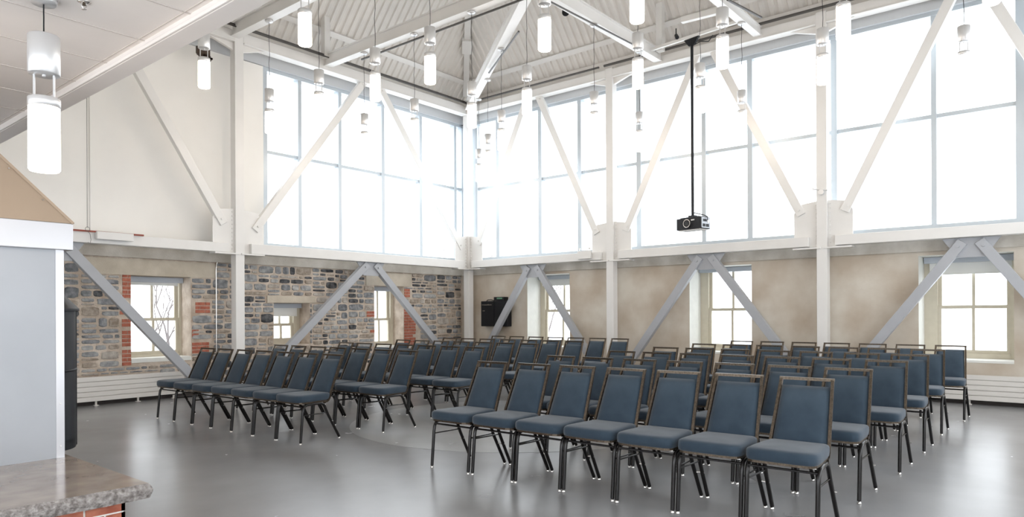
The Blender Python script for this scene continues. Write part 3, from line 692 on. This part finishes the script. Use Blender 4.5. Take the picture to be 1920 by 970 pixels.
# clamps and little spotlights on the steel
def spot(x, y, z, label, m='black', r=.05):
    root = tag(empty('spotlight', (x, y, z)), label, 'spotlight')
    b = MB(); b.tube([(0, 0, 0), (-.06, -.05, -.07)], [r, r * 1.15], m, 14); b.build('head', root)
    b = MB(); b.tube([(0, 0, 0), (0, 0, .12)], .01, m, 8); b.build('bracket', root)
spot(9.02, 6.33, 6.15, 'black spotlight at the top edge, on the tie beam left of the second column')
spot(11.3, 5.55, 6.25, 'small black spotlight under the deck left of the projector pole', 'black', .03)
def clamp(x, y, z, label):
    root = tag(empty('beam_clamp', (x, y, z)), label, 'clamp')
    b = MB(); b.tube([(-.02, .0, 0), (.02, 0, 0)], .045, 'lamp_metal', 12); b.build('jaw', root)
    b = MB(); b.tube([(0, -.10, .02), (0, .12, .06)], .008, 'lamp_metal', 6); b.tube([(0, .12, .04), (0, .12, .09)], .012, 'lamp_metal', 6); b.build('screw', root)
clamp(TX - .11, COLB[2], 3.28, 'silver clamp around the white column nearest the right side')
root = tag(empty('junction_box', (TX - .13, 7.80, 2.50)), 'white box with two small clips on the beam left of the second column', 'junction box')
b = MB(); b.box((-.02, -.16, -.05), (.02, .16, .11), 'white'); b.build('box', root, .003)
for yy in (-.12, .12):
    b = MB(); b.tube([(0, yy, .11), (0, yy, .14)], .005, 'chrome', 6); b.tube([(-.008, yy, .155), (.008, yy, .155)], .02, 'chrome', 10); b.build('clip', root)
root = tag(empty('sprinkler_head', (1.374, 4.02, 2.99)), 'chrome fire sprinkler head in the low ceiling right of the near pendant', 'sprinkler')
b = MB(); b.lathe((0, 0, 0), [(0, 0), (.03, 0), (.032, -.004), (.012, -.010), (0, -.01)], 'chrome', 20); b.build('escutcheon', root)
b = MB(); b.tube([(0, 0, -.005), (0, 0, -.022)], .008, 'bronze', 8); b.tube([(-.009, 0, -.01), (-.012, 0, -.025), (0, 0, -.04)], .002, 'chrome', 5); b.tube([(.009, 0, -.01), (.012, 0, -.025), (0, 0, -.04)], .002, 'chrome', 5); b.lathe((0, 0, -.042), [(0, 0), (.012, 0), (.012, .002), (0, .002)], 'chrome', 12); b.build('sprinkler', root)
# pierced bronze fitting behind the pendant at the low ceiling edge
b = MB(); rnd = random.Random(3)
b.box((-.10, -.02, -.05), (.12, .02, .06), 'brown_dark'); b.box((-.02, -.02, .0), (.03, .02, .33), 'brown_dark')
for k in range(26): u, v = rnd.uniform(-.08, .13), rnd.uniform(-.05, .03); b.box((u, -.03, -.09 + v), (u + .03, .03, -.06 + v), 'brown_dark')
b.prism([(-.10, -.02, -.05), (.14, -.02, -.05), (.03, -.02, -.15)], (0, .04, 0), 'brown_dark')
o = b.build('pierced_bracket'); o.location = (5.53, TY - .06, 5.66); tag(o, 'dark pierced bronze bracket behind the pendant at the low ceiling edge', 'bracket')

# ------------------------------------------------------------------ fireplace
hx1, hy0, hy1, hx0 = 1.715, 5.41, 6.45, .25
root = tag(empty('fireplace_hood', ((hx0 + hx1) / 2, (hy0 + hy1) / 2, .38)), 'stainless steel fireplace surround with tapering taupe hood at the left', 'fireplace')
ox, oy, oz = root.location
def loc(b):  # shift builder vertices into the root's frame
    b.v = [(x - ox, y - oy, z - oz) for x, y, z in b.v]; return b
b = MB(); b.box((hx0, hy0, .38), (hx1 - .045, hy0 + .02, 1.80), 'steel_sheet'); b.box((hx0, hy0 + .02, .38), (hx0 + .02, hy1, 1.80), 'steel_sheet'); b.box((hx0, hy1 - .02, .38), (hx1, hy1, 1.8), 'steel_sheet'); loc(b).build('surround', root)
b = MB(); b.box((hx1 - .05, hy0 - .004, .38), (hx1, hy0 + .05, 1.80), 'steel_bright')
for z in (.46, .75, 1.08, 1.45): b.tube([(hx1 - .025, hy0 - .004, z), (hx1 - .025, hy0 - .009, z)], .006, 'chrome', 8)
loc(b).build('corner_trim', root)
b = MB(); b.box((hx0, hy0 + .02, .38), (hx1 - .6, hy1 - .02, 1.78), 'black'); loc(b).build('firebox', root)
b = MB(); b.box((hx0 - .04, hy0 - .045, 1.80), (hx1 + .045, hy1 + .04, 1.982), 'steel_bright'); loc(b).build('band', root, .004)
b = MB(); X_, Y_ = hx1 + .045, hy0 - .045; x_, y_ = hx0 - .04, hy1 + .04; zt = 2.99; q0, q1, r0, r1 = .75, .93, 5.86, 6.03
lo = [(x_, Y_, 1.982), (X_, Y_, 1.982), (X_, y_, 1.982), (x_, y_, 1.982)]; hi = [(q0, r0, zt), (q1, r0, zt), (q1, r1, zt), (q0, r1, zt)]
b.add(lo + hi, [(0, 1, 5, 4), (1, 2, 6, 5), (2, 3, 7, 6), (3, 0, 4, 7), (4, 5, 6, 7)], 'hood')
b.tube([lo[1], hi[1]], .012, 'hood', 4)
for k in (.15, .35, .55, .75):
    p = Vector(lo[1]).lerp(Vector(hi[1]), k) + Vector((-.035, -.004, 0)); b.tube([p, p + Vector((0, -.006, .002))], .006, 'chrome', 8)
loc(b).build('tapered_hood', root)
# hearth slab with rough front edge, on a brick base
root = tag(empty('hearth', (.9, 5.4, 0)), 'raised hearth: polished brown stone slab with chipped edge on red brick', 'hearth')
ox, oy, oz = root.location
sx1, sy0 = 1.755, 4.175
b = MB(); n = 60; rnd = random.Random(2); top = []; 
b.box((-1.0, sy0 + .03, .30), (sx1 - .02, 6.8, .38), 'slab')
loc(b).build('slab', root)
b = MB(); vs = []; fs = []; K = 5
path = [(-1.0 + (sx1 + 1.0) * i / n, sy0) for i in range(n + 1)] + [(sx1, sy0 + (6.8 - sy0) * i / n) for i in range(1, n + 1)]
for i, (x, y) in enumerate(path):
    nx_, ny_ = (0, -1) if i < n else ((1, 0) if i > n else (.7, -.7))
    for j in range(K + 1):
        t = j / K; z = .38 - t * .085; bul = .018 * math.sin(PI * (t * .8 + .1)) + rnd.uniform(-.006, .006) if 0 < j else -.004
        inn = -.035 if j == 0 and False else 0
        vs.append((x + nx_ * bul, y + ny_ * bul, z + (rnd.uniform(-.004, .004) if 0 < j < K else 0)))
for i in range(len(path) - 1):
    for j in range(K): a = i * (K + 1) + j; fs.append((a, a + K + 1, a + K + 2, a + 1))
b.add(vs, fs, 'slab_edge', False)
inner = [(-1.0 + (sx1 - .02 + 1.0) * i / n, sy0 + .03) for i in range(n + 1)] + [(sx1 - .02, sy0 + .03 + (6.8 - sy0 - .03) * i / n) for i in range(1, n + 1)]
vs = []
for i, (x, y) in enumerate(path):
    e = .010 * rnd.random(); vs.append((inner[i][0], inner[i][1], .38)); nx_, ny_ = (0, -1) if i < n else ((1, 0) if i > n else (.7, -.7)); vs.append((x - nx_ * .004, y - ny_ * .004, .38))
b.add(vs, [(2 * i, 2 * i + 1, 2 * i + 3, 2 * i + 2) for i in range(len(path) - 1)], 'slab')
b.add([(x, y, .296) for x, y in ((-1, sy0), (sx1, sy0), (sx1, 6.8), (-1, 6.8))], [(0, 1, 2, 3)], 'slab_edge')
loc(b).build('slab_edge', root)
b = MB(); bx1, by0 = 1.66, 4.27
b.box((-1.0, by0 + .006, 0), (bx1 - .006, 6.75, .298), 'jamb')
for r in range(4):
    z = .004 + r * .0745; u = bx1
    k = 0
    while u > -1:
        w = .205 if (k or r % 2) else .10; b.box((max(u - w, -1), by0, z), (u, by0 + .02, z + .064), 'brick'); u -= w + .012; k += 1
    u = by0; k = 0
    while u < 6.7:
        w = .205 if (k or not r % 2) else .10; b.box((bx1 - .02, u, z), (bx1, min(u + w, 6.75), z + .064), 'brick'); u += w + .012; k += 1
loc(b).build('brick_base', root)
# bow-fronted mesh screen on the open side of the surround
root = tag(empty('fire_screen', (hx1, 5.93, .40)), 'black bow-fronted wire mesh fire screen on the side of the hearth surround', 'fire screen')
def arc(ra, rb, z, n=20): return [(rb * math.sin(PI * i / n), -ra * math.cos(PI * i / n), z) for i in range(n + 1)]
def band(b, ra, rb, z0, z1, m, grow=0):
    A = arc(ra, rb, z0); B = arc(ra + grow, rb + grow, z1); k = len(A); b.add(A + B, [(i, i + 1, k + i + 1, k + i) for i in range(k - 1)], m, True)
A_, B_ = .40, .205
b = MB(); band(b, A_, B_, .05, 1.0, 'wire'); b.build('mesh_panel', root)
b = MB(); band(b, A_, B_, .0, .07, 'black'); band(b, A_ - .02, B_ - .02, .0, .07, 'black'); b.add(arc(A_, B_, 0), [tuple(range(21))], 'black'); b.build('bottom_tray', root)
b = MB()
for z in (.56, 1.0): b.tube(arc(A_, B_, z), .010, 'black', 6)
for i in (1, 7, 13, 19): p = arc(A_, B_, 0)[i]; b.tube([p, (p[0], p[1], 1.0)], .008, 'black', 6)
b.build('frame', root)
b = MB(); band(b, A_ + .025, B_ + .025, .985, 1.0, 'black'); band(b, A_ + .025, B_ + .025, 1.0, 1.22, 'black', -.21); b.build('dome', root)

# ------------------------------------------------------------------ outside: snow and bare trees
b = MB(); b.box((-60, -60, -1.3), (90, 90, -1.2), 'snow'); structure(b, 'ground')
def tree(x, y, h, seed, label):
    rnd = random.Random(seed); b = MB()
    def grow(p, d, L_, r, k):
        q = p + d * L_; mid = (p + q) / 2 + Vector((rnd.uniform(-1, 1), rnd.uniform(-1, 1), 0)) * L_ * .05
        b.tube([p, mid, q], [r, r * .85, r * .65], 'bark', 5 if k > 2 else 6, False)
        if k == 0: return
        for _ in range(rnd.choice([2, 3, 3]) if k > 1 else 4):
            a = Vector((rnd.uniform(-1, 1), rnd.uniform(-1, 1), rnd.uniform(-.2, .8))); grow(q, (d * .9 + a * .65).normalized(), L_ * rnd.uniform(.62, .82), r * .6, k - 1)
    grow(Vector((0, 0, 0)), Vector((0, 0, 1)), h * .3, h * .009, 6)
    o = b.build('bare_tree'); o.location = (x, y, -1.25); tag(o, label, 'tree', 'bare winter trees outside')
tree(9.4, 21.0, 5.6, 1, 'bare winter tree seen through the left window of the stone wall')
tree(7.4, 17.5, 4.6, 4, 'low bare shrub-like tree just outside the left window of the stone wall')
tree(25.5, 24.5, 7.4, 3, 'bare winter tree seen low through the clerestory right of the corner')
tree(25.0, 18.6, 5.2, 8, 'bare winter tree behind the left sash window of the plaster wall')
